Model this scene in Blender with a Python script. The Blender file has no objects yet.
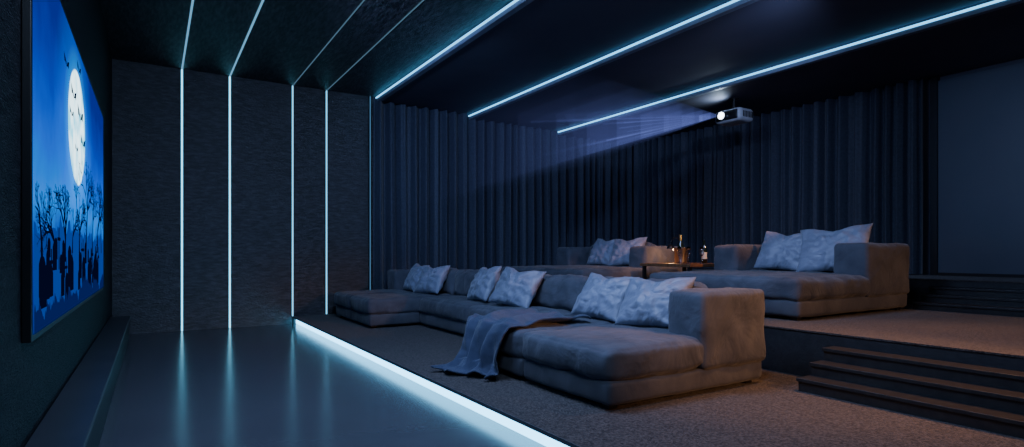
import bpy, bmesh, math, random
from mathutils import Vector, Matrix, noise, Euler
random.seed(7)
S = bpy.context.scene
COL = S.collection

# ---------------------------------------------------------------- materials
def nt_new(name):
    m = bpy.data.materials.new(name); m.use_nodes = True
    nt = m.node_tree
    for n in list(nt.nodes): nt.nodes.remove(n)
    out = nt.nodes.new('ShaderNodeOutputMaterial')
    return m, nt, out

def pbr(name, c1, c2=None, rough=.6, metal=0, nscale=8, bump=0, bscale=60, stretch=(1,1,1), rot=(0,0,0),
        sheen=0, spec=.5, bump2=0, b2scale=4, detail=6, coat=0, trans=0, ramp=(.35,.65), em=None, emst=0):
    m, nt, out = nt_new(name)
    N = nt.nodes; L = nt.links
    b = N.new('ShaderNodeBsdfPrincipled'); L.new(b.outputs[0], out.inputs[0])
    b.inputs['Roughness'].default_value = rough
    b.inputs['Metallic'].default_value = metal
    b.inputs['Specular IOR Level'].default_value = spec
    b.inputs['Sheen Weight'].default_value = sheen
    b.inputs['Sheen Roughness'].default_value = .4
    b.inputs['Coat Weight'].default_value = coat
    b.inputs['Transmission Weight'].default_value = trans
    if em: b.inputs['Emission Color'].default_value=(*em,1); b.inputs['Emission Strength'].default_value=emst
    tc = N.new('ShaderNodeTexCoord'); mp = N.new('ShaderNodeMapping')
    mp.inputs['Scale'].default_value = stretch; mp.inputs['Rotation'].default_value = rot
    L.new(tc.outputs['Object'], mp.inputs[0])
    if c2 is None: c2 = tuple(x*.8 for x in c1)
    t = N.new('ShaderNodeTexNoise'); t.inputs['Scale'].default_value = nscale; t.inputs['Detail'].default_value = detail
    L.new(mp.outputs[0], t.inputs[0])
    r = N.new('ShaderNodeValToRGB')
    r.color_ramp.elements[0].position = ramp[0]; r.color_ramp.elements[1].position = ramp[1]
    r.color_ramp.elements[0].color = (*c1, 1); r.color_ramp.elements[1].color = (*c2, 1)
    L.new(t.outputs[0], r.inputs[0]); L.new(r.outputs[0], b.inputs['Base Color'])
    prev = None
    if bump:
        t2 = N.new('ShaderNodeTexNoise'); t2.inputs['Scale'].default_value = bscale; t2.inputs['Detail'].default_value = 5
        L.new(mp.outputs[0], t2.inputs[0])
        bp = N.new('ShaderNodeBump'); bp.inputs['Strength'].default_value = bump; bp.inputs['Distance'].default_value = .01
        L.new(t2.outputs[0], bp.inputs['Height']); prev = bp
    if bump2:
        t3 = N.new('ShaderNodeTexNoise'); t3.inputs['Scale'].default_value = b2scale; t3.inputs['Detail'].default_value = 3
        t3.inputs['Distortion'].default_value = 1.0
        L.new(tc.outputs['Object'], t3.inputs[0])
        bp2 = N.new('ShaderNodeBump'); bp2.inputs['Strength'].default_value = bump2; bp2.inputs['Distance'].default_value = .04
        L.new(t3.outputs[0], bp2.inputs['Height'])
        if prev: L.new(prev.outputs[0], bp2.inputs['Normal'])
        prev = bp2
    if prev: L.new(prev.outputs[0], b.inputs['Normal'])
    return m

def emis(name, col, st):
    m, nt, out = nt_new(name)
    e = nt.nodes.new('ShaderNodeEmission'); e.inputs[0].default_value = (*col, 1); e.inputs[1].default_value = st
    nt.links.new(e.outputs[0], out.inputs[0]); return m

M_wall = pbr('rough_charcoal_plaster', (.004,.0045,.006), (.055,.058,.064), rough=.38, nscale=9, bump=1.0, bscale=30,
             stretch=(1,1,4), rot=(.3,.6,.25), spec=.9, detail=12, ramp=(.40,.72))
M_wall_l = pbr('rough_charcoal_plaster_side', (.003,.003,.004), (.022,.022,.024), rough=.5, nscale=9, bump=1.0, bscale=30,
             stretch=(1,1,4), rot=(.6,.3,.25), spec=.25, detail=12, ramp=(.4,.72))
M_ceil = pbr('rough_charcoal_ceiling', (.010,.010,.012), (.12,.115,.118), rough=.4, nscale=9, bump=1.0, bscale=30,
             stretch=(4.0,.8,1), rot=(0,0,.5), detail=12, spec=.8, ramp=(.4,.72))
M_floor = pbr('polished_slate_floor', (.088,.088,.098), (.10,.10,.11), rough=.19, nscale=2, spec=.65)
M_carpet = pbr('brown_grey_carpet', (.026,.021,.020), (.120,.098,.088), rough=.95, nscale=70, bump=1.0, bscale=110, sheen=.12, detail=3)
M_tierside = pbr('dark_tier_side', (.02,.02,.022), (.03,.03,.033), rough=.6, nscale=20, bump=.3)
M_step = pbr('dark_step_laminate', (.022,.02,.02), (.035,.032,.03), rough=.4, nscale=20)
M_nosing = pbr('slab_nosing', (.10,.11,.12), rough=.45)
M_panel = pbr('smooth_ceiling_panel', (.085,.085,.115), (.10,.10,.13), rough=.75, nscale=1.5, spec=.3)
M_pface = pbr('ceiling_panel_edge_lit', (.22,.26,.32), rough=.5)  # cove light painted in: paler and bluer than the panel itself
M_curt = pbr('dark_velvet_curtain', (.035,.040,.060), (.055,.063,.090), rough=.65, nscale=30, sheen=.25, bump=.2, bscale=150)
M_sofa = pbr('blue_grey_suede', (.066,.070,.088), (.108,.112,.135), rough=.9, nscale=5, sheen=.22, bump=.25, bscale=260, bump2=.8, b2scale=3.2)
M_sofa2 = pbr('blue_grey_suede_base', (.062,.064,.078), (.095,.097,.112), rough=.9, nscale=5, sheen=.2, bump=.25, bscale=260, bump2=.3, b2scale=3)
M_pillow = pbr('silver_satin_pillow', (.21,.23,.30), (.30,.32,.405), rough=.46, nscale=4, sheen=.3, bump=.15, bscale=300, bump2=1.0, b2scale=5)
M_blanket = pbr('grey_blue_knit', (.042,.054,.095), (.07,.084,.135), rough=.95, nscale=12, sheen=.25, bump=.6, bscale=220)
M_black = pbr('black_plastic', (.01,.01,.011), rough=.4)
M_ledge = pbr('grey_ledge_lacquer', (.045,.048,.054), (.055,.058,.064), rough=.35, nscale=3)
M_rpanel = pbr('satin_wall_panel', (.08,.095,.13), (.095,.11,.145), rough=.40, nscale=1.2)
M_wood = pbr('walnut', (.12,.055,.025), (.22,.11,.05), rough=.4, nscale=5, stretch=(1,8,1))
M_metal = pbr('brushed_steel', (.6,.6,.6), rough=.25, metal=1)
M_bglass = pbr('dark_bottle_glass', (.01,.02,.012), rough=.1, spec=.8)
M_foil = pbr('gold_foil', (.6,.4,.12), rough=.35, metal=.8)
M_label = pbr('paper_label', (.6,.55,.45), rough=.7)
M_glass = pbr('clear_glass', (.9,.95,1), rough=.02, trans=1)
M_white = pbr('white_plastic', (.65,.66,.68), rough=.4)
M_led = emis('led_cyan_wall', (.20,.68,1.0), 3.2)
M_led_b = emis('led_cyan_wall_slim', (.20,.66,1.0), 1.9)
M_led_c = emis('led_cyan_ceiling_run', (.22,.62,1.0), .75)
M_led_dim = emis('led_cyan_dim', (.3,.65,1.0), .22)
M_led_edge = emis('led_cyan_edge', (.2,.55,1.0), .35)
M_led_ceil = emis('led_cyan_ceiling', (.14,.56,1), 2.8)
M_led_floor = emis('led_cyan_floor', (.17,.60,1), 6.5)
M_lens = emis('projector_lens_light', (.8,.88,1), 12)
M_bulb = emis('warm_bulb', (1,.5,.16), 14)

# ---------------------------------------------------------------- helpers
def link(ob): COL.objects.link(ob); return ob
def empty(name, loc=(0,0,0)):
    e = bpy.data.objects.new(name, None); e.location = loc; e.empty_display_size = .2
    return link(e)
def mk(name, bm, mat, smooth=False, parent=None):
    me = bpy.data.meshes.new(name); bm.normal_update(); bm.to_mesh(me); bm.free()
    if smooth:
        for p in me.polygons: p.use_smooth = True
    if isinstance(mat, (list, tuple)):
        for m in mat: me.materials.append(m)
    else: me.materials.append(mat)
    ob = bpy.data.objects.new(name, me); link(ob)
    if parent:
        ob.parent = parent; ob.matrix_parent_inverse = Matrix.Translation(-Vector(parent.location))
    return ob
def box(name, x0,x1,y0,y1,z0,z1, mat, parent=None, bevel=0):
    bm = bmesh.new(); bmesh.ops.create_cube(bm, size=1)
    for v in bm.verts:
        v.co = Vector(((x0+x1)/2+v.co.x*(x1-x0), (y0+y1)/2+v.co.y*(y1-y0), (z0+z1)/2+v.co.z*(z1-z0)))
    if bevel: bmesh.ops.bevel(bm, geom=bm.edges[:], offset=bevel, segments=3, affect='EDGES', profile=.5)
    return mk(name, bm, mat, False, parent)

def rbox(name, x0,x1,y0,y1,z0,z1, mat, r=.05, puff=(0,0,0), wr=.004, parent=None, tilt=0, seed=0):
    """upholstered rounded block, with puff & wrinkles; tilt about Y axis through bottom centre"""
    h = Vector(((x1-x0)/2,(y1-y0)/2,(z1-z0)/2)); c = Vector(((x0+x1)/2,(y0+y1)/2,(z0+z1)/2))
    r = min(r, min(h)*.95)
    def axis(hh):
        a = [-hh, -hh+.25*r, -hh+.55*r, -hh+r]
        inner = 2*(hh-r); n = max(2, int(inner/.035))
        a += [-hh+r+inner*i/n for i in range(1, n)]
        a += [hh-r, hh-.55*r, hh-.25*r, hh]
        return a
    bm = bmesh.new(); cache = {}
    def V(p):
        k = tuple(round(q,5) for q in p)
        if k not in cache: cache[k] = bm.verts.new(p)
        return cache[k]
    ax = [axis(h[i]) for i in range(3)]
    for d in range(3):
        u, v = (d+1)%3, (d+2)%3
        for sgn in (-1,1):
            for i in range(len(ax[u])-1):
                for j in range(len(ax[v])-1):
                    q = []
                    for (a,b_) in ((i,j),(i+1,j),(i+1,j+1),(i,j+1)):
                        p=[0,0,0]; p[d]=sgn*h[d]; p[u]=ax[u][a]; p[v]=ax[v][b_]; q.append(V(p))
                    if sgn < 0: q.reverse()
                    try: bm.faces.new(q)
                    except ValueError: pass
    rot = Matrix.Rotation(tilt, 3, 'Y')
    for vv in bm.verts:
        p = vv.co.copy(); n = Vector((p.x/h.x, p.y/h.y, p.z/h.z))
        q = Vector([max(-(h[i]-r), min(h[i]-r, p[i])) for i in range(3)]); dd = p-q
        if dd.length > 1e-7: p = q + dd.normalized()*r
        f = [ (1-n[(i+1)%3]**4)*(1-n[(i+2)%3]**4) for i in range(3)]
        for i in range(3): p[i] += puff[i]*f[i]*(1 if n[i]>0 else -1)*abs(n[i])
        w = c+p+Vector((seed*3.1,seed*1.7,0))
        k = noise.noise(w*4.5)*wr + noise.noise(w*11)*wr*.5 + noise.noise(w*24)*wr*.25
        p += Vector((n.x*k, n.y*k, n.z*k))*1.4
        if tilt:
            p.z += h.z; p = rot @ p; p.z -= h.z
        vv.co = c+p
    return mk(name, bm, mat, True, parent)

def pillow(name, loc, w, hgt, t, rot, mat=M_pillow, seed=0):
    bm = bmesh.new(); n = 34; g = {}
    for side in (1,-1):
        for i in range(n+1):
            for j in range(n+1):
                u = -1+2*i/n; v = -1+2*j/n
                edge = (i in (0,n)) or (j in (0,n))
                if edge and side == -1: g[(side,i,j)] = g[(1,i,j)]; continue
                pin = 1-.09*(1-u*u)*abs(v)**3; pin2 = 1-.09*(1-v*v)*abs(u)**3
                x = u*w/2*pin2; z = v*hgt/2*pin
                th = t/2*(max(0,(1-u**2))*max(0,(1-v**2)))**.42
                s = Vector((u*1.4+seed*7.3, v*1.4, side*2+seed))
                th *= 1+.28*noise.noise(s) + .22*noise.noise(s*2.7) + .12*noise.noise(s*5)
                a = math.atan2(v,u); rr = max(abs(u),abs(v))
                th += .016*math.sin(a*11+seed)*rr*rr*(1-rr)*3.2
                th *= 1-.20*max(0,1-abs(u+.05*math.sin(seed))*4)*max(0,v)
                z -= .12*hgt*max(0,1-abs(u)*1.8)*max(0,v)**3
                g[(side,i,j)] = bm.verts.new((x, -side*th, z))
    for side in (1,-1):
        for i in range(n):
            for j in range(n):
                q = [g[(side,i,j)],g[(side,i+1,j)],g[(side,i+1,j+1)],g[(side,i,j+1)]]
                if side == -1: q.reverse()
                try: bm.faces.new(q)
                except ValueError: pass
    ob = mk(name, bm, mat, True)
    ob.location = loc; ob.rotation_euler = rot
    return ob

def lathe(name, prof, loc, mat, parent=None, seg=28):
    bm = bmesh.new(); rings = []
    for (r,z) in prof:
        if r < 1e-5: rings.append([bm.verts.new((loc[0],loc[1],loc[2]+z))]); continue
        rings.append([bm.verts.new((loc[0]+r*math.cos(2*math.pi*k/seg), loc[1]+r*math.sin(2*math.pi*k/seg), loc[2]+z)) for k in range(seg)])
    for a,b in zip(rings, rings[1:]):
        for k in range(seg):
            k2=(k+1)%seg
            if len(a)==1 and len(b)==1: continue
            if len(a)==1: bm.faces.new((a[0],b[k2],b[k]))
            elif len(b)==1: bm.faces.new((a[k],a[k2],b[0]))
            else: bm.faces.new((a[k],a[k2],b[k2],b[k]))
    return mk(name, bm, mat, True, parent)

# ---------------------------------------------------------------- room dims
XL=-.465; XR=8.95; YB=9.36; YF=-3.0; ZC=3.70
P1=.12; P2=.49; P3=.80
XT1=1.83; XT2=4.38; XT3=7.6
def tier(x): return P3 if x>=XT3 else P2 if x>=XT2 else P1
CX=[3.14,4.87,6.84]; CZ=[3.62,3.54,3.46]
def ceilz(x):
    z=ZC
    for a,b in zip(CX,CZ):
        if x>=a: z=b
    return z

box('floor', XL-.1,XR+.2,YF-.1,YB+.3,-.12,0, M_floor)
box('ceiling', XL-.1,CX[0]+.02,YF-.1,YB+.3,ZC,ZC+.2, M_ceil)
xe=[*CX,XR+.2]
for i in range(3):
    pe = empty('ceiling_panel', (xe[i],3,CZ[i]))
    box('slab', xe[i],xe[i+1]+(.02 if i<2 else 0),YF-.1,YB+.3,CZ[i],ZC+.2, M_panel, pe)
    box('edge_face', xe[i]-.012,xe[i]+.06,YF,YB-.02,CZ[i]-.02,CZ[i]+.028, M_pface, pe)
    box('led_line', xe[i]-.022,xe[i]-.002,YF,YB-.02,CZ[i]+.031,CZ[i]+.052, M_led_ceil, pe)
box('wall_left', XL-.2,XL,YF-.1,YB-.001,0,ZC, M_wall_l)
box('wall_right', XR,XR+.2,YF-.1,YB-.001,0,ZC, M_panel)
box('wall_front', XL,XR,YF-.2,YF,0,ZC, M_panel)
WB=box('wall_back', XL-.1,XR+.2,YB+.04,YB+.3,0,ZC+.1, M_wall)
xs=[XL,.347,.958,1.838,2.354,3.04]
for i in range(5):
    box('relief_panel', xs[i]+(.013 if i else 0), xs[i+1]-.013, YB, YB+.05, 0, ZC, M_wall, WB)
for i,x in enumerate(xs[1:5]):
    w = .0105 if i<2 else .008
    e = empty('led_strip', (x,YB,0))
    box('vertical_run', x-w,x+w, YB+.005,YB+.03, (P1 if x>XT1 else 0)+.002, ZC-.005, M_led if i<2 else M_led_b, e)
    w2 = .010 if i<2 else .006
    box('overhead_run', x-w2,x+w2, YF+.1,YB-.01, ZC-.008, ZC-.001, M_led_c if i<2 else M_led_dim, e)
e = empty('led_strip', (3.05,YB,0))
box('vertical_run', 3.046,3.056, YB-.05,YB-.03, P1+.002, ZC-.005, M_led_edge, e)
box('trim_1', 3.04,3.07, YB-.03,YB-.001, P1, ZC, M_black)

# ---------------------------------------------------------------- platform / tiers
YP=YB-.001
box('platform_lower', XT1,XT2,YF+.001,YP,.10,P1, M_carpet)
box('platform_riser', XT1+.075,XT2,YF+.001,YP,0,.10, M_tierside)
box('trim_2', XT1-.006,XT1,YF+.001,YP,.099,P1+.003, M_nosing)
e=empty('led_strip',(XT1+.07,0,.03))
box('platform_run', XT1+.055,XT1+.074,YF+.001,YP,.006,.094, M_led_floor, e)
box('platform_middle', XT2,XR-.001,YF+.001,YP,0,P2-.012, M_tierside)
box('carpet_middle', XT2-.01,XR-.001,YF+.001,YP,P2-.012,P2, M_carpet)
box('platform_upper', XT3,XR-.001,YF+.001,YP,P2,P3-.012, M_tierside)
box('carpet_upper', XT3-.01,XR-.001,YF+.001,YP,P3-.012,P3, M_carpet)
def stairs(x0, dx, n, zb, zt, y0, y1):
    e = empty('platform_steps', (x0,(y0+y1)/2,zb))
    rise=(zt-zb)/(n+1)
    for k in range(n):
        z = zb+rise*(k+1)
        x1=x0+dx*n
        box('riser_%d'%(k+1), x0+dx*k+.015, x1, y0, y1-.01, zb if k==0 else z-rise, z-.025, M_step, e)
        box('tread_%d'%(k+1), x0+dx*k, min(x1,x0+dx*(k+1)+.016), y0, y1, z-.025, z, M_step, e, bevel=.004)
stairs(3.88,.163,3,P1+.001,P2,YF+.01,2.40)
stairs(6.98,.203,3,P2+.001,P3,YF+.01,3.0)

# ledge beneath the screen
e=empty('screen_ledge',(-.38,3,.1))
box('ledge_body', XL+.001,-.262,YF+.001,9.0,0,.25, M_black, e)
box('ledge_top', XL+.001,-.248,YF+.001,9.02,.25,.28, M_ledge, e, bevel=.005)

# right satin panel
e=empty('satin_acoustic_panel',(XR-.03,1.5,2))
box('panel_face', XR-.05,XR-.001,YF+.01,3.50,P3+.04,3.40, M_rpanel, e)
box('panel_frame', XR-.09,XR-.001,3.50,3.58,P3+.001,3.455, M_black, e)
box('panel_base', XR-.07,XR-.001,YF+.01,3.50,P3+.001,P3+.04, M_black, e)

# ---------------------------------------------------------------- curtains
def curtain(name, a, b, pos, axis, zb, zt, seed):
    bm=bmesh.new(); n=int(abs(b-a)/.010); nz=10; cols=[]
    for i in range(n+1):
        s=a+(b-a)*i/n; col=[]
        for j in range(nz+1):
            t=j/nz
            ph=2*math.pi*s/.19 + 4.2*noise.noise(Vector((s*1.3,seed,0))) + .6*noise.noise(Vector((s*2,seed,t*1.5)))
            amp=.066+.05*noise.noise(Vector((s*1.7,seed+5,t*.6)))
            sn=math.sin(ph); off=amp*math.copysign(abs(sn)**.7,sn)+.016*math.sin(ph*2.3+1+seed)
            lo=zb(s); hi=zt(s); z=lo+(hi-lo)*t
            p=(s,pos+off,z) if axis=='x' else (pos+off,s,z)
            col.append(bm.verts.new(p))
        cols.append(col)
    for c0,c1 in zip(cols,cols[1:]):
        for j in range(nz): bm.faces.new((c0[j],c1[j],c1[j+1],c0[j+1]))
    return mk(name,bm,M_curt,True)
for a,b in ((3.09,XT2-.015),(XT2-.005,XT3-.015),(XT3-.005,XR-.03)):
    zb_=tier(b-.02)+.012
    curtain('stage_curtain', a,b, YB-.14,'x', lambda s:zb_, lambda s:ceilz(s)-.02, 1.3)
curtain('stage_curtain', 3.62, YB-.27, XR-.14,'y', lambda s:P3+.012, lambda s:CZ[2]-.004, 4.1)

# ---------------------------------------------------------------- screen
SY0,SY1,SZ0,SZ1=3.13,7.14,.755,2.47
scr=empty('projection_screen',(XL+.02,(SY0+SY1)/2,(SZ0+SZ1)/2))
box('frame', XL+.001,XL+.034,SY0-.03,SY1+.03,SZ0-.03,SZ1+.03,M_black,scr,bevel=.004)
m,nt,out=nt_new('moonlit_picture'); N=nt.nodes; L=nt.links
tc=N.new('ShaderNodeTexCoord'); sp=N.new('ShaderNodeSeparateXYZ'); L.new(tc.outputs['Object'],sp.inputs[0])
mr=N.new('ShaderNodeMapRange'); mr.inputs[1].default_value=SZ0; mr.inputs[2].default_value=SZ1; L.new(sp.outputs[2],mr.inputs[0])
ns=N.new('ShaderNodeTexNoise'); ns.inputs['Scale'].default_value=3.0; ns.inputs['Detail'].default_value=9; L.new(tc.outputs['Object'],ns.inputs[0])
ad=N.new('ShaderNodeMath'); ad.operation='MULTIPLY_ADD'; ad.inputs[1].default_value=.22; L.new(ns.outputs[0],ad.inputs[0]); L.new(mr.outputs[0],ad.inputs[2])
cr=N.new('ShaderNodeValToRGB'); L.new(ad.outputs[0],cr.inputs[0])
E=cr.color_ramp.elements; E[0].position=.05; E[0].color=(.0,.004,.06,1); E[1].position=1.0; E[1].color=(.0,.008,.16,1)
for p,c in ((.2,(.0,.012,.16)),(.34,(.0,.025,.26)),(.46,(.0,.15,.62)),(.62,(.0,.075,.50)),(.82,(.0,.025,.30))):
    k=E.new(p); k.color=(*c,1)
cv=N.new('ShaderNodeCombineXYZ'); L.new(sp.outputs[1],cv.inputs[0]); L.new(sp.outputs[2],cv.inputs[1])
sb=N.new('ShaderNodeVectorMath'); sb.operation='SUBTRACT'; sb.inputs[1].default_value=(4.80,1.93,0); L.new(cv.outputs[0],sb.inputs[0])
sc_=N.new('ShaderNodeVectorMath'); sc_.operation='MULTIPLY'; sc_.inputs[1].default_value=(.72,.95,0); L.new(sb.outputs[0],sc_.inputs[0])
di=N.new('ShaderNodeVectorMath'); di.operation='LENGTH'; L.new(sc_.outputs[0],di.inputs[0])
mo=N.new('ShaderNodeValToRGB'); L.new(di.outputs['Value'],mo.inputs[0])
E=mo.color_ramp.elements; E[0].position=.35; E[0].color=(1,1,1,1); E[1].position=.36; E[1].color=(0,0,0,1)
ha=N.new('ShaderNodeValToRGB'); L.new(di.outputs['Value'],ha.inputs[0])     # halo in the night sky
E=ha.color_ramp.elements; E[0].position=.3; E[0].color=(.0,.30,.75,1); E[1].position=.8; E[1].color=(0,0,0,1)
k=E.new(.5); k.color=(0,.06,.25,1)
hadd=N.new('ShaderNodeMix'); hadd.data_type='RGBA'; hadd.blend_type='ADD'; hadd.inputs[0].default_value=.6
L.new(cr.outputs[0],hadd.inputs[6]); L.new(ha.outputs[0],hadd.inputs[7])
n2=N.new('ShaderNodeTexNoise'); n2.inputs['Scale'].default_value=5; n2.inputs['Detail'].default_value=5; L.new(tc.outputs['Object'],n2.inputs[0])
mc=N.new('ShaderNodeValToRGB'); L.new(n2.outputs[0],mc.inputs[0]); mc.color_ramp.elements[0].position=.36; mc.color_ramp.elements[1].position=.56
mc.color_ramp.elements[0].color=(.15,.85,1.2,1); mc.color_ramp.elements[1].color=(1.1,1.6,1.8,1)
mx=N.new('ShaderNodeMix'); mx.data_type='RGBA'; L.new(mo.outputs[0],mx.inputs[0]); L.new(hadd.outputs[2],mx.inputs[6]); L.new(mc.outputs[0],mx.inputs[7])
em=N.new('ShaderNodeEmission'); em.inputs[1].default_value=1.8; L.new(mx.outputs[2],em.inputs[0]); L.new(em.outputs[0],out.inputs[0])
box('picture', XL+.034,XL+.036,SY0,SY1,SZ0,SZ1,m,scr)
M_sil=emis('night_silhouette',(.0,.002,.02),1.0)
M_sil2=emis('night_silhouette_mid',(.0,.045,.34),1.0)
M_sil3=emis('night_grass',(.0,.010,.11),1.0)
def flat(name, polys, mat, off):
    bm=bmesh.new()
    for P in polys:
        vs=[bm.verts.new((XL+off,y,z)) for y,z in P]
        try: bm.faces.new(vs)
        except ValueError: pass
    return mk(name,bm,mat,False,scr)
WY=2.1
def branch(pl,y,z,a,l,w,d):
    y2=y+math.sin(a)*l*WY; z2=z+math.cos(a)*l
    if z2>SZ1-.02 or not(SY0+.03<y2<SY1-.03): return
    nx,nz=math.cos(a)*WY,-math.sin(a)
    pl.append([(y-nx*w,z-nz*w),(y+nx*w,z+nz*w),(y2+nx*w*.6,z2+nz*w*.6),(y2-nx*w*.6,z2-nz*w*.6)])
    if d==0: return
    for k in range(random.choice((2,3))):
        branch(pl,y2,z2,a+random.uniform(-.9,.9),l*random.uniform(.6,.88),w*.66,d-1)
pl=[]
for y,z,l,w in ((3.35,1.0,.15,.02),(3.75,1.05,.11,.016),(4.15,1.05,.13,.02),(4.5,1.1,.10,.014),(4.9,1.1,.13,.018),(5.35,1.1,.18,.026),(5.9,1.1,.15,.02),(6.4,1.1,.19,.026),(6.85,1.1,.16,.018)):
    branch(pl,y,z,random.uniform(-.15,.15),l,w,6)
flat('bare_trees',pl,M_sil,.0375)
def ridge(z0,amp,seed,f1=9,f2=25,rough=1):
    pts=[(SY0,SZ0)]; n=260
    for i in range(n+1):
        y=SY0+(SY1-SY0)*i/n
        pts.append((y,max(SZ0+.005,z0+amp*noise.noise(Vector((y*1.6,seed,0)))+rough*(.09*noise.noise(Vector((y*f1*.6,seed,3)))+.06*noise.noise(Vector((y*f2*.6,seed,3)))))))
    pts.append((SY1,SZ0))
    return [[(pts[i][0],SZ0),(pts[i+1][0],SZ0),pts[i+1],pts[i]] for i in range(1,len(pts)-2)]
flat('ridge_far',ridge(1.24,.12,2),M_sil2,.0368)
flat('grass_near',ridge(.86,.10,8,14,60,.8),M_sil3,.0386)
st=[]
for k in range(40):
    y=random.uniform(SY0+.1,SY1-.7); z=random.uniform(SZ0+.03,1.08); s=(1.5-z)*random.uniform(.16,.28); q=s*1.3
    st.append([(y,z),(y+q,z),(y+q,z+s),(y+q*.8,z+s*1.2),(y+q*.5,z+s*1.28),(y+q*.2,z+s*1.2),(y,z+s)])
    if k%4==0:
        st.append([(y+q*1.4,z),(y+q*1.6,z),(y+q*1.6,z+s*1.9),(y+q*1.4,z+s*1.9)]); st.append([(y+q*1.1,z+s*1.3),(y+q*1.9,z+s*1.3),(y+q*1.9,z+s*1.45),(y+q*1.1,z+s*1.45)])
st=[[(min(max(a,SY0),SY1),min(b,SZ1)) for a,b in P] for P in st]
flat('tombstones',st,M_sil,.0382)
bats=[]
for y,z,s in ((4.56,2.10,.10),(4.95,2.04,.12),(4.45,1.96,.07),(4.86,2.34,.08),(5.12,1.88,.10),(4.72,1.78,.06),(4.2,2.2,.08)):
    r2=s*1.5
    bats+= [[(y,z-.2*s),(y+.35*r2,z+.25*s),(y+r2,z+.5*s),(y+.8*r2,z-.1*s),(y+.45*r2,z-.05*s)],
            [(y,z-.2*s),(y-.35*r2,z+.25*s),(y-r2,z+.5*s),(y-.8*r2,z-.1*s),(y-.45*r2,z-.05*s)],
            [(y-.12*s,z+.2*s),(y,z-.4*s),(y+.12*s,z+.2*s)]]
flat('bats',bats,M_sil,.0394)

# ---------------------------------------------------------------- sofas
def feet(e, pts, z0):
    for (x,y) in pts:
        box('foot', x-.035,x+.035,y-.035,y+.035,z0+.001,z0+.035,M_black,e)
zb=P1; z0=zb+.03; zs=zb+.18; zt=zb+.385
sf=empty('sectional_sofa',(3.1,5.8,zb))
XB=3.90
mods=[(2.66,3.64,2.35,1),(3.65,4.34,2.35,2),(4.35,5.78,3.02,3),(5.79,7.22,3.02,4),(7.23,8.06,2.35,5),(8.07,8.90,2.35,6)]
for (ya,yb,xf,sd) in mods:
    rbox('base_%d'%sd, xf+.015,XB-.01,ya+.006,yb-.006,z0,zs+.005,M_sofa2,r=.035,puff=(.008,.006,0),parent=sf,seed=sd)
    rbox('seat_cushion_%d'%sd, xf,3.68,ya,yb,zs,zt,M_sofa,r=.05,puff=(.018,.01,.02),wr=.009,parent=sf,seed=sd+.5)
    ya2=ya+(.33 if sd==1 else 0); yb2=yb-(.33 if sd==6 else 0)
    rbox('backrest_%d'%sd, 3.66,XB,ya2,yb2,zs-.02,zb+.64,M_sofa,r=.06,puff=(.01,0,.01),parent=sf,seed=sd+.2)
    rbox('back_cushion_%d'%sd, 3.50,3.70,ya2+.01,yb2-.01,zt-.01,zb+.74,M_sofa,r=.08,puff=(.035,0,.02),wr=.014,parent=sf,tilt=.16,seed=sd+.9)
rbox('arm_near',3.20,XB+.005,2.645,2.985,zs-.01,.826,M_sofa,r=.04,puff=(.008,.01,.008),wr=.006,parent=sf,seed=11)
rbox('arm_far',3.20,XB+.005,8.575,8.915,zs-.01,.826,M_sofa,r=.04,puff=(.008,.01,.008),wr=.006,parent=sf,seed=12)
feet(sf,[(2.45,2.76),(3.8,2.76),(2.45,4.2),(3.12,5.7),(3.8,4.3),(3.8,5.8),(3.8,7.2),(2.45,7.35),(2.45,8.8),(3.8,8.8)],zb)

def lounge(y0,y1,seed):
    zb=P2; z0=zb+.03; zs=zb+.18; zt=zb+.385; xf=4.84; XB=6.86
    e=empty('lounge_sofa',((xf+XB)/2,(y0+y1)/2,zb)); ym=(y0+y1)/2
    rbox('base',xf+.015,XB-.01,y0+.01,y1-.01,z0,zs+.005,M_sofa2,r=.035,puff=(.01,.006,0),parent=e,seed=seed)
    rbox('seat_cushion',xf,6.6,y0,y1,zs,zt,M_sofa,r=.055,puff=(.02,.01,.02),wr=.010,parent=e,seed=seed+1)
    rbox('backrest',6.55,XB,y0+.33,y1-.33,zs-.02,zb+.66,M_sofa,r=.06,parent=e,seed=seed+2)
    rbox('back_cushion_1',6.36,6.6,y0+.34,ym,zt-.01,zb+.76,M_sofa,r=.08,puff=(.03,0,.02),wr=.012,tilt=.16,parent=e,seed=seed+3)
    rbox('back_cushion_2',6.36,6.6,ym+.01,y1-.34,zt-.01,zb+.76,M_sofa,r=.08,puff=(.03,0,.02),wr=.012,tilt=.16,parent=e,seed=seed+4)
    rbox('arm_near',5.98,XB+.005,y0-.006,y0+.34,zs-.01,zb+.706,M_sofa,r=.04,puff=(.01,.01,.008),wr=.006,parent=e,seed=seed+5)
    rbox('arm_far',5.98,XB+.005,y1-.34,y1+.006,zs-.01,zb+.706,M_sofa,r=.04,puff=(.01,.01,.008),wr=.006,parent=e,seed=seed+6)
    feet(e,[(xf+.1,y0+.1),(xf+.1,y1-.1),(XB-.1,y0+.1),(XB-.1,y1-.1)],zb)
lounge(2.96,4.80,20); lounge(5.98,8.10,40)

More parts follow.
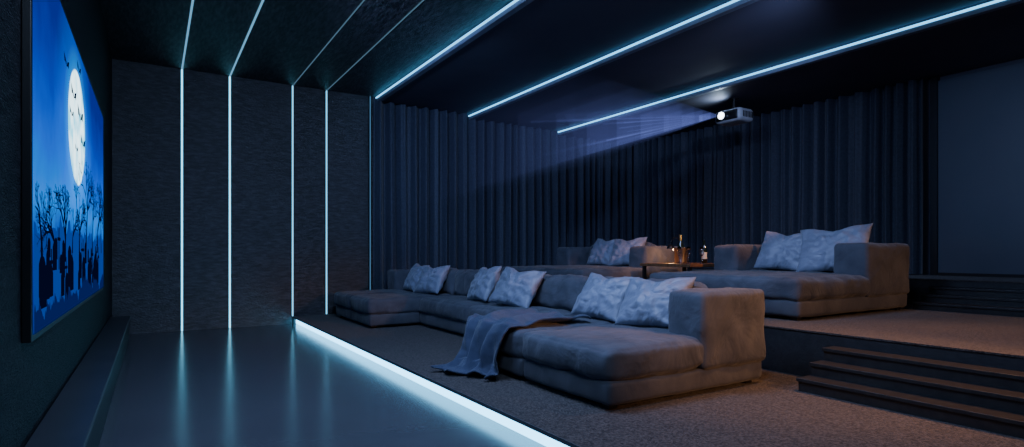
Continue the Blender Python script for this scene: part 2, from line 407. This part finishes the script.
def put(x,y,zseat,w,h,t,yaw,lean,roll,seed):
    zc=zseat+math.cos(lean)*h/2*1.0+.012
    Rz=Matrix.Rotation(-math.pi/2+yaw,4,'Z'); Rx=Matrix.Rotation(-lean,4,'X'); Ry=Matrix.Rotation(roll,4,'Y')
    pillow('throw_pillow',(x,y,zc),w,h,t,(Rz@Rx@Ry).to_euler(),seed=seed)
zs1=P1+.395; zs2=P2+.395
put(3.38,3.88,zs1,.58,.46,.19,.12,.6,.05,1)
put(3.36,3.26,zs1,.60,.46,.20,.2,.62,-.06,2)
put(3.38,6.05,zs1,.54,.47,.19,-.1,.5,-.05,3)
put(3.34,5.26,zs1,.66,.47,.20,.2,.55,.08,4)
put(3.38,8.15,zs1,.54,.46,.19,0,.5,.05,5)
put(3.36,7.55,zs1,.60,.46,.19,.2,.55,-.05,6)
put(6.24,4.00,zs2,.62,.52,.20,.1,.5,.06,7)
put(6.18,3.40,zs2,.72,.56,.21,.2,.5,-.08,8)
put(6.24,7.15,zs2,.60,.50,.2,.05,.5,.05,9)
put(6.22,6.60,zs2,.60,.50,.2,.2,.5,-.05,10)

# ---------------------------------------------------------------- throw blanket
bm=bmesh.new(); n=90; mw=64
path=[(3.10,.535),(2.85,.538),(2.6,.540),(2.42,.540),(2.345,.525),(2.312,.46),(2.30,.38),(2.285,.28),(2.26,.19),(2.22,.150),(2.17,.138),(2.12,.134)]
acc=[0]
for a,b in zip(path,path[1:]): acc.append(acc[-1]+math.dist(a,b))
def pp(s):
    s*=acc[-1]
    for i in range(len(path)-1):
        if s<=acc[i+1]+1e-9:
            f=(s-acc[i])/(acc[i+1]-acc[i]); return path[i][0]+(path[i+1][0]-path[i][0])*f, path[i][1]+(path[i+1][1]-path[i][1])*f
g=[]
for i in range(n+1):
    s=i/n; x,z=pp(s); row=[]
    for j in range(mw+1):
        t=j/mw
        wid=.88-.24*math.sin(min(1,max(0,(s-.25)/.5))*math.pi/2)
        yc=4.15-.10*s
        y=yc+(t-.5)*wid + .03*math.sin(s*9+t*3)
        k=min(1,max(0,(s-.48)/.3))
        fold=math.sin(t*21+2.2*math.sin(s*4)+1)*.6+math.sin(t*37+s*3)*.25
        xo=x-(.012+.045*k)*(fold+.85)*(1 if s>.4 else .0)
        zo=z+(.012+.014*(1-k))*(1+math.sin(t*14+s*8+1.4*math.sin(s*13)))*.9*(1 if s<.55 else .6)
        if s>.86: zo+= .02*(1+math.sin(t*19+s*20))
        if s>.8: xo+=(s-.8)*.5*math.sin(t*4+1)
        zo=max(zo,P1+.01)
        row.append(bm.verts.new((xo,y,zo)))
    g.append(row)
for i in range(n):
    for j in range(mw): bm.faces.new((g[i][j],g[i+1][j],g[i+1][j+1],g[i][j+1]))
bl=mk('throw_blanket',bm,M_blanket,True)
md=bl.modifiers.new('thick','SOLIDIFY'); md.thickness=.012; md.offset=1

# ---------------------------------------------------------------- side table & drinks
tz=P2+.47
T=empty('side_table',(6.15,5.4,P2))
box('top',5.72,6.62,4.94,5.82,tz-.04,tz,M_wood,T,bevel=.006)
box('shelf',5.76,6.58,4.98,5.78,P2+.16,P2+.185,M_wood,T)
for x in (5.76,6.56):
    for y in (4.98,5.77): box('leg',x-.02,x+.02,y-.02,y+.02,P2+.001,tz-.04,M_black,T)
bx,by=6.16,5.48
B=empty('champagne_bucket',(bx,by,tz))
lathe('bucket',[(0,.001),(.075,.001),(.08,.01),(.105,.20),(.112,.205),(.112,.212),(.10,.212),(.075,.02),(0,.015)],(bx,by,tz),M_metal,B)
lathe('bottle',[(0,.03),(.043,.03),(.045,.2),(.04,.25),(.017,.31),(.015,.36)],(bx+.02,by+.02,tz),M_bglass,B)
lathe('bottle_foil',[(.0175,.31),(.017,.385),(.014,.392),(0,.393)],(bx+.02,by+.02,tz),M_foil,B)
W=empty('wine_bottle',(6.3,5.20,tz))
lathe('glass',[(0,.001),(.038,.001),(.038,.19),(.034,.215),(.015,.25),(.014,.31),(.0,.31)],(6.3,5.20,tz),M_bglass,W)
lathe('label',[(.0386,.06),(.0386,.15)],(6.3,5.20,tz),M_label,W)
for (x,y) in ((5.9,5.12),(6.05,5.03),(5.95,5.32)):
    lathe('champagne_flute',[(0,.001),(.032,.002),(.03,.006),(.004,.012),(.004,.09),(.022,.12),(.027,.17),(.024,.22),(.0225,.22),(.025,.17),(.02,.122),(0,.1)],(x,y,tz),M_glass)
# small dark lamp with an arched arm
cx_,cy_=6.38,5.68
K=empty('table_lamp',(cx_,cy_,tz))
lathe('lamp_base',[(0,.001),(.06,.001),(.062,.012),(.012,.018),(0,.018)],(cx_,cy_,tz),M_black,K)
cu=bpy.data.curves.new('lamp_arm','CURVE'); cu.dimensions='3D'; cu.bevel_depth=.006; cu.bevel_resolution=3
spn=cu.splines.new('POLY'); pts=[(cx_,cy_,tz+.015),(cx_,cy_,tz+.26)]+[(cx_-.10+.10*math.cos(a),cy_,tz+.26+.10*math.sin(a)) for a in [math.pi*i/12 for i in range(1,13)]]
spn.points.add(len(pts)-1)
for p_,c_ in zip(spn.points,pts): p_.co=(*c_,1)
cu.materials.append(M_black)
ob=bpy.data.objects.new('lamp_arm',cu); link(ob); ob.parent=K; ob.matrix_parent_inverse=Matrix.Translation(-Vector(K.location))
lx,lz=cx_-.20,tz+.20
lathe('lamp_shade',[(.006,.065),(.03,.055),(.052,.02),(.058,0),(.055,0),(.049,.018),(.028,.05),(0,.058)],(lx,cy_,lz),M_black,K)
lathe('lamp_bulb',[(0,.0),(.014,.008),(.018,.02),(.012,.035),(0,.045)],(lx,cy_,lz),M_bulb,K,seg=14)

# ---------------------------------------------------------------- projector
px,py,pz=7.36,5.66,3.18
PJ=empty('ceiling_projector',(px,py,pz))
def cyl(name,c,r,depth,axis,mat,parent,seg=32):
    bm=bmesh.new(); bmesh.ops.create_cone(bm,cap_ends=True,segments=seg,radius1=r,radius2=r,depth=depth)
    R=Matrix.Rotation(math.pi/2,4,'Y') if axis=='x' else Matrix.Identity(4)
    bmesh.ops.transform(bm,matrix=Matrix.Translation(c)@R,verts=bm.verts)
    return mk(name,bm,mat,False,parent)
rbox('body',px,px+.36,py-.23,py+.23,pz-.10,pz+.10,M_white,r=.06,wr=0,parent=PJ)
rbox('front_fascia',px-.012,px+.03,py-.19,py+.19,pz-.07,pz+.07,M_black,r=.02,wr=0,parent=PJ)
cyl('lens_barrel',(px-.03,py+.05,pz),.066,.06,'x',M_metal,PJ)
cyl('lens_glass',(px-.062,py+.05,pz),.052,.008,'x',M_lens,PJ)
for k in range(7):
    box('vent',px+.08+k*.035,px+.10+k*.035,py-.233,py-.225,pz-.045,pz+.045,M_black,PJ)
cyl('mount_pole',(px+.18,py,(pz+.09+CZ[2])/2),.022,CZ[2]-pz-.09,'z',M_black,PJ)
cyl('mount_plate',(px+.18,py,CZ[2]-.008),.07,.015,'z',M_black,PJ)
def beam_mat(st):
    m,nt,out=nt_new('hazy_beam')  # emissive volume imitates projector light scattering in haze
    em=nt.nodes.new('ShaderNodeEmission'); em.inputs[0].default_value=(.24,.32,1,1); em.inputs[1].default_value=st
    nt.links.new(em.outputs[0],out.inputs['Volume']); return m
ap=Vector((px-.075,py+.05,pz))
def frustum(bm,za,zc,f,y0=SY0,y1=SY1):
    vs=[bm.verts.new(ap+(Vector((XL+.06,y,z))-ap)*f) for (y,z) in ((y0,za),(y1,za),(y1,zc),(y0,zc))]
    a=bm.verts.new(ap); bm.faces.new(vs)
    for q in range(4): bm.faces.new((vs[(q+1)%4],vs[q],a))
for f,st in ((.05,.14),(.09,.085),(.13,.055),(.18,.036),(.23,.026),(.29,.019),(.35,.013),(.42,.010),(.5,.007),(.6,.005)):
    bm=bmesh.new(); frustum(bm,SZ0-.1,SZ1+.1,f,SY0-.1,SY1+.1); bmesh.ops.recalc_face_normals(bm,faces=bm.faces)
    mk('beam',bm,beam_mat(st),False,PJ)
for q in range(4):
    bm=bmesh.new()
    for k in range(6):
        za=SZ0+(SZ1-SZ0)*(k+random.uniform(.0,.4))/6; zc=za+(SZ1-SZ0)/6*random.uniform(.3,.6)
        frustum(bm,za,zc,random.uniform(.14,.44))
    bmesh.ops.recalc_face_normals(bm,faces=bm.faces)
    mk('beam_streaks',bm,beam_mat(.022),False,PJ)

# ---------------------------------------------------------------- lights
def area(name,loc,target,sx,sy,power,col):
    l=bpy.data.lights.new(name,'AREA'); l.shape='RECTANGLE'; l.size=sx; l.size_y=sy; l.energy=power; l.color=col
    o=bpy.data.objects.new(name,l); link(o); o.location=loc
    o.rotation_euler=(Vector(target)-Vector(loc)).to_track_quat('-Z','Y').to_euler(); return o
def spot(name,loc,target,power,col,ang,rad=.08,blend=.8):
    l=bpy.data.lights.new(name,'SPOT'); l.energy=power; l.color=col; l.spot_size=math.radians(ang); l.spot_blend=blend; l.shadow_soft_size=rad
    o=bpy.data.objects.new(name,l); link(o); o.location=loc
    o.rotation_euler=(Vector(target)-Vector(loc)).to_track_quat('-Z','Y').to_euler(); return o
area('cool_ceiling_light',(1.8,3.4,3.55),(2.8,4.6,0),1.3,1.0,135,(.34,.51,1))
area('cool_ceiling_light',(.6,1.0,3.55),(1.2,5,0),1.0,1.0,65,(.45,.64,1))
spot('curtain_fill',(.6,4.5,3.25),(5.6,9.3,2.3),360,(.30,.46,1),62,.1,1.0)  # added out of view to lift the back curtain, no fixture
spot('curtain_fill',(4.6,2.6,3.3),(8.8,8.0,2.2),180,(.38,.50,1),70,.1,1.0)  # same kind of added fill, for the right curtain
spot('panel_fill',(6.3,.3,3.3),(8.9,2.0,2.2),75,(.42,.58,1),80,.3)  # added off frame to brighten the satin panel, no fixture
spot('sofa_cool_light',(3.6,3.0,3.4),(5.8,4.6,.8),140,(.40,.54,1),70,.2)
spot('warm_downlight',(4.6,1.9,3.5),(4.2,1.3,0),300,(1,.48,.20),85)
spot('warm_face_fill',(4.6,-1.6,1.9),(3.7,2.8,.35),430,(1,.46,.19),34)  # unseen warm fill added behind camera, low to catch near sofa faces
spot('warm_downlight',(6.1,2.0,3.4),(6.2,5.7,.95),560,(1,.42,.12),24)
spot('warm_face_fill',(7.6,-1.2,2.3),(6.0,2.9,.6),260,(1,.50,.23),34)  # second unseen warm fill, added for the lounge sofa's near face
spot('projector_spill',(px-.02,py+.1,pz+.12),(px-.14,py+.18,CZ[2]),10,(.6,.8,1),170,.02,.6)
l=bpy.data.lights.new('table_lamp_glow','POINT'); l.energy=4; l.color=(1,.5,.18); l.shadow_soft_size=.02
o=bpy.data.objects.new('table_lamp_glow',l); link(o); o.location=(lx,cy_,lz-.03)

w=bpy.data.worlds.new('night'); S.world=w; w.use_nodes=True
w.node_tree.nodes['Background'].inputs[0].default_value=(.01,.015,.03,1)

# ---------------------------------------------------------------- camera
cam=bpy.data.cameras.new('camera'); co=bpy.data.objects.new('camera',cam); link(co)
co.location=(0,0,1.1); co.rotation_euler=(math.pi/2,0,-math.radians(31.98))
cam.lens=20.21; cam.sensor_width=36; cam.shift_y=.0288; cam.clip_start=.03
S.camera=co
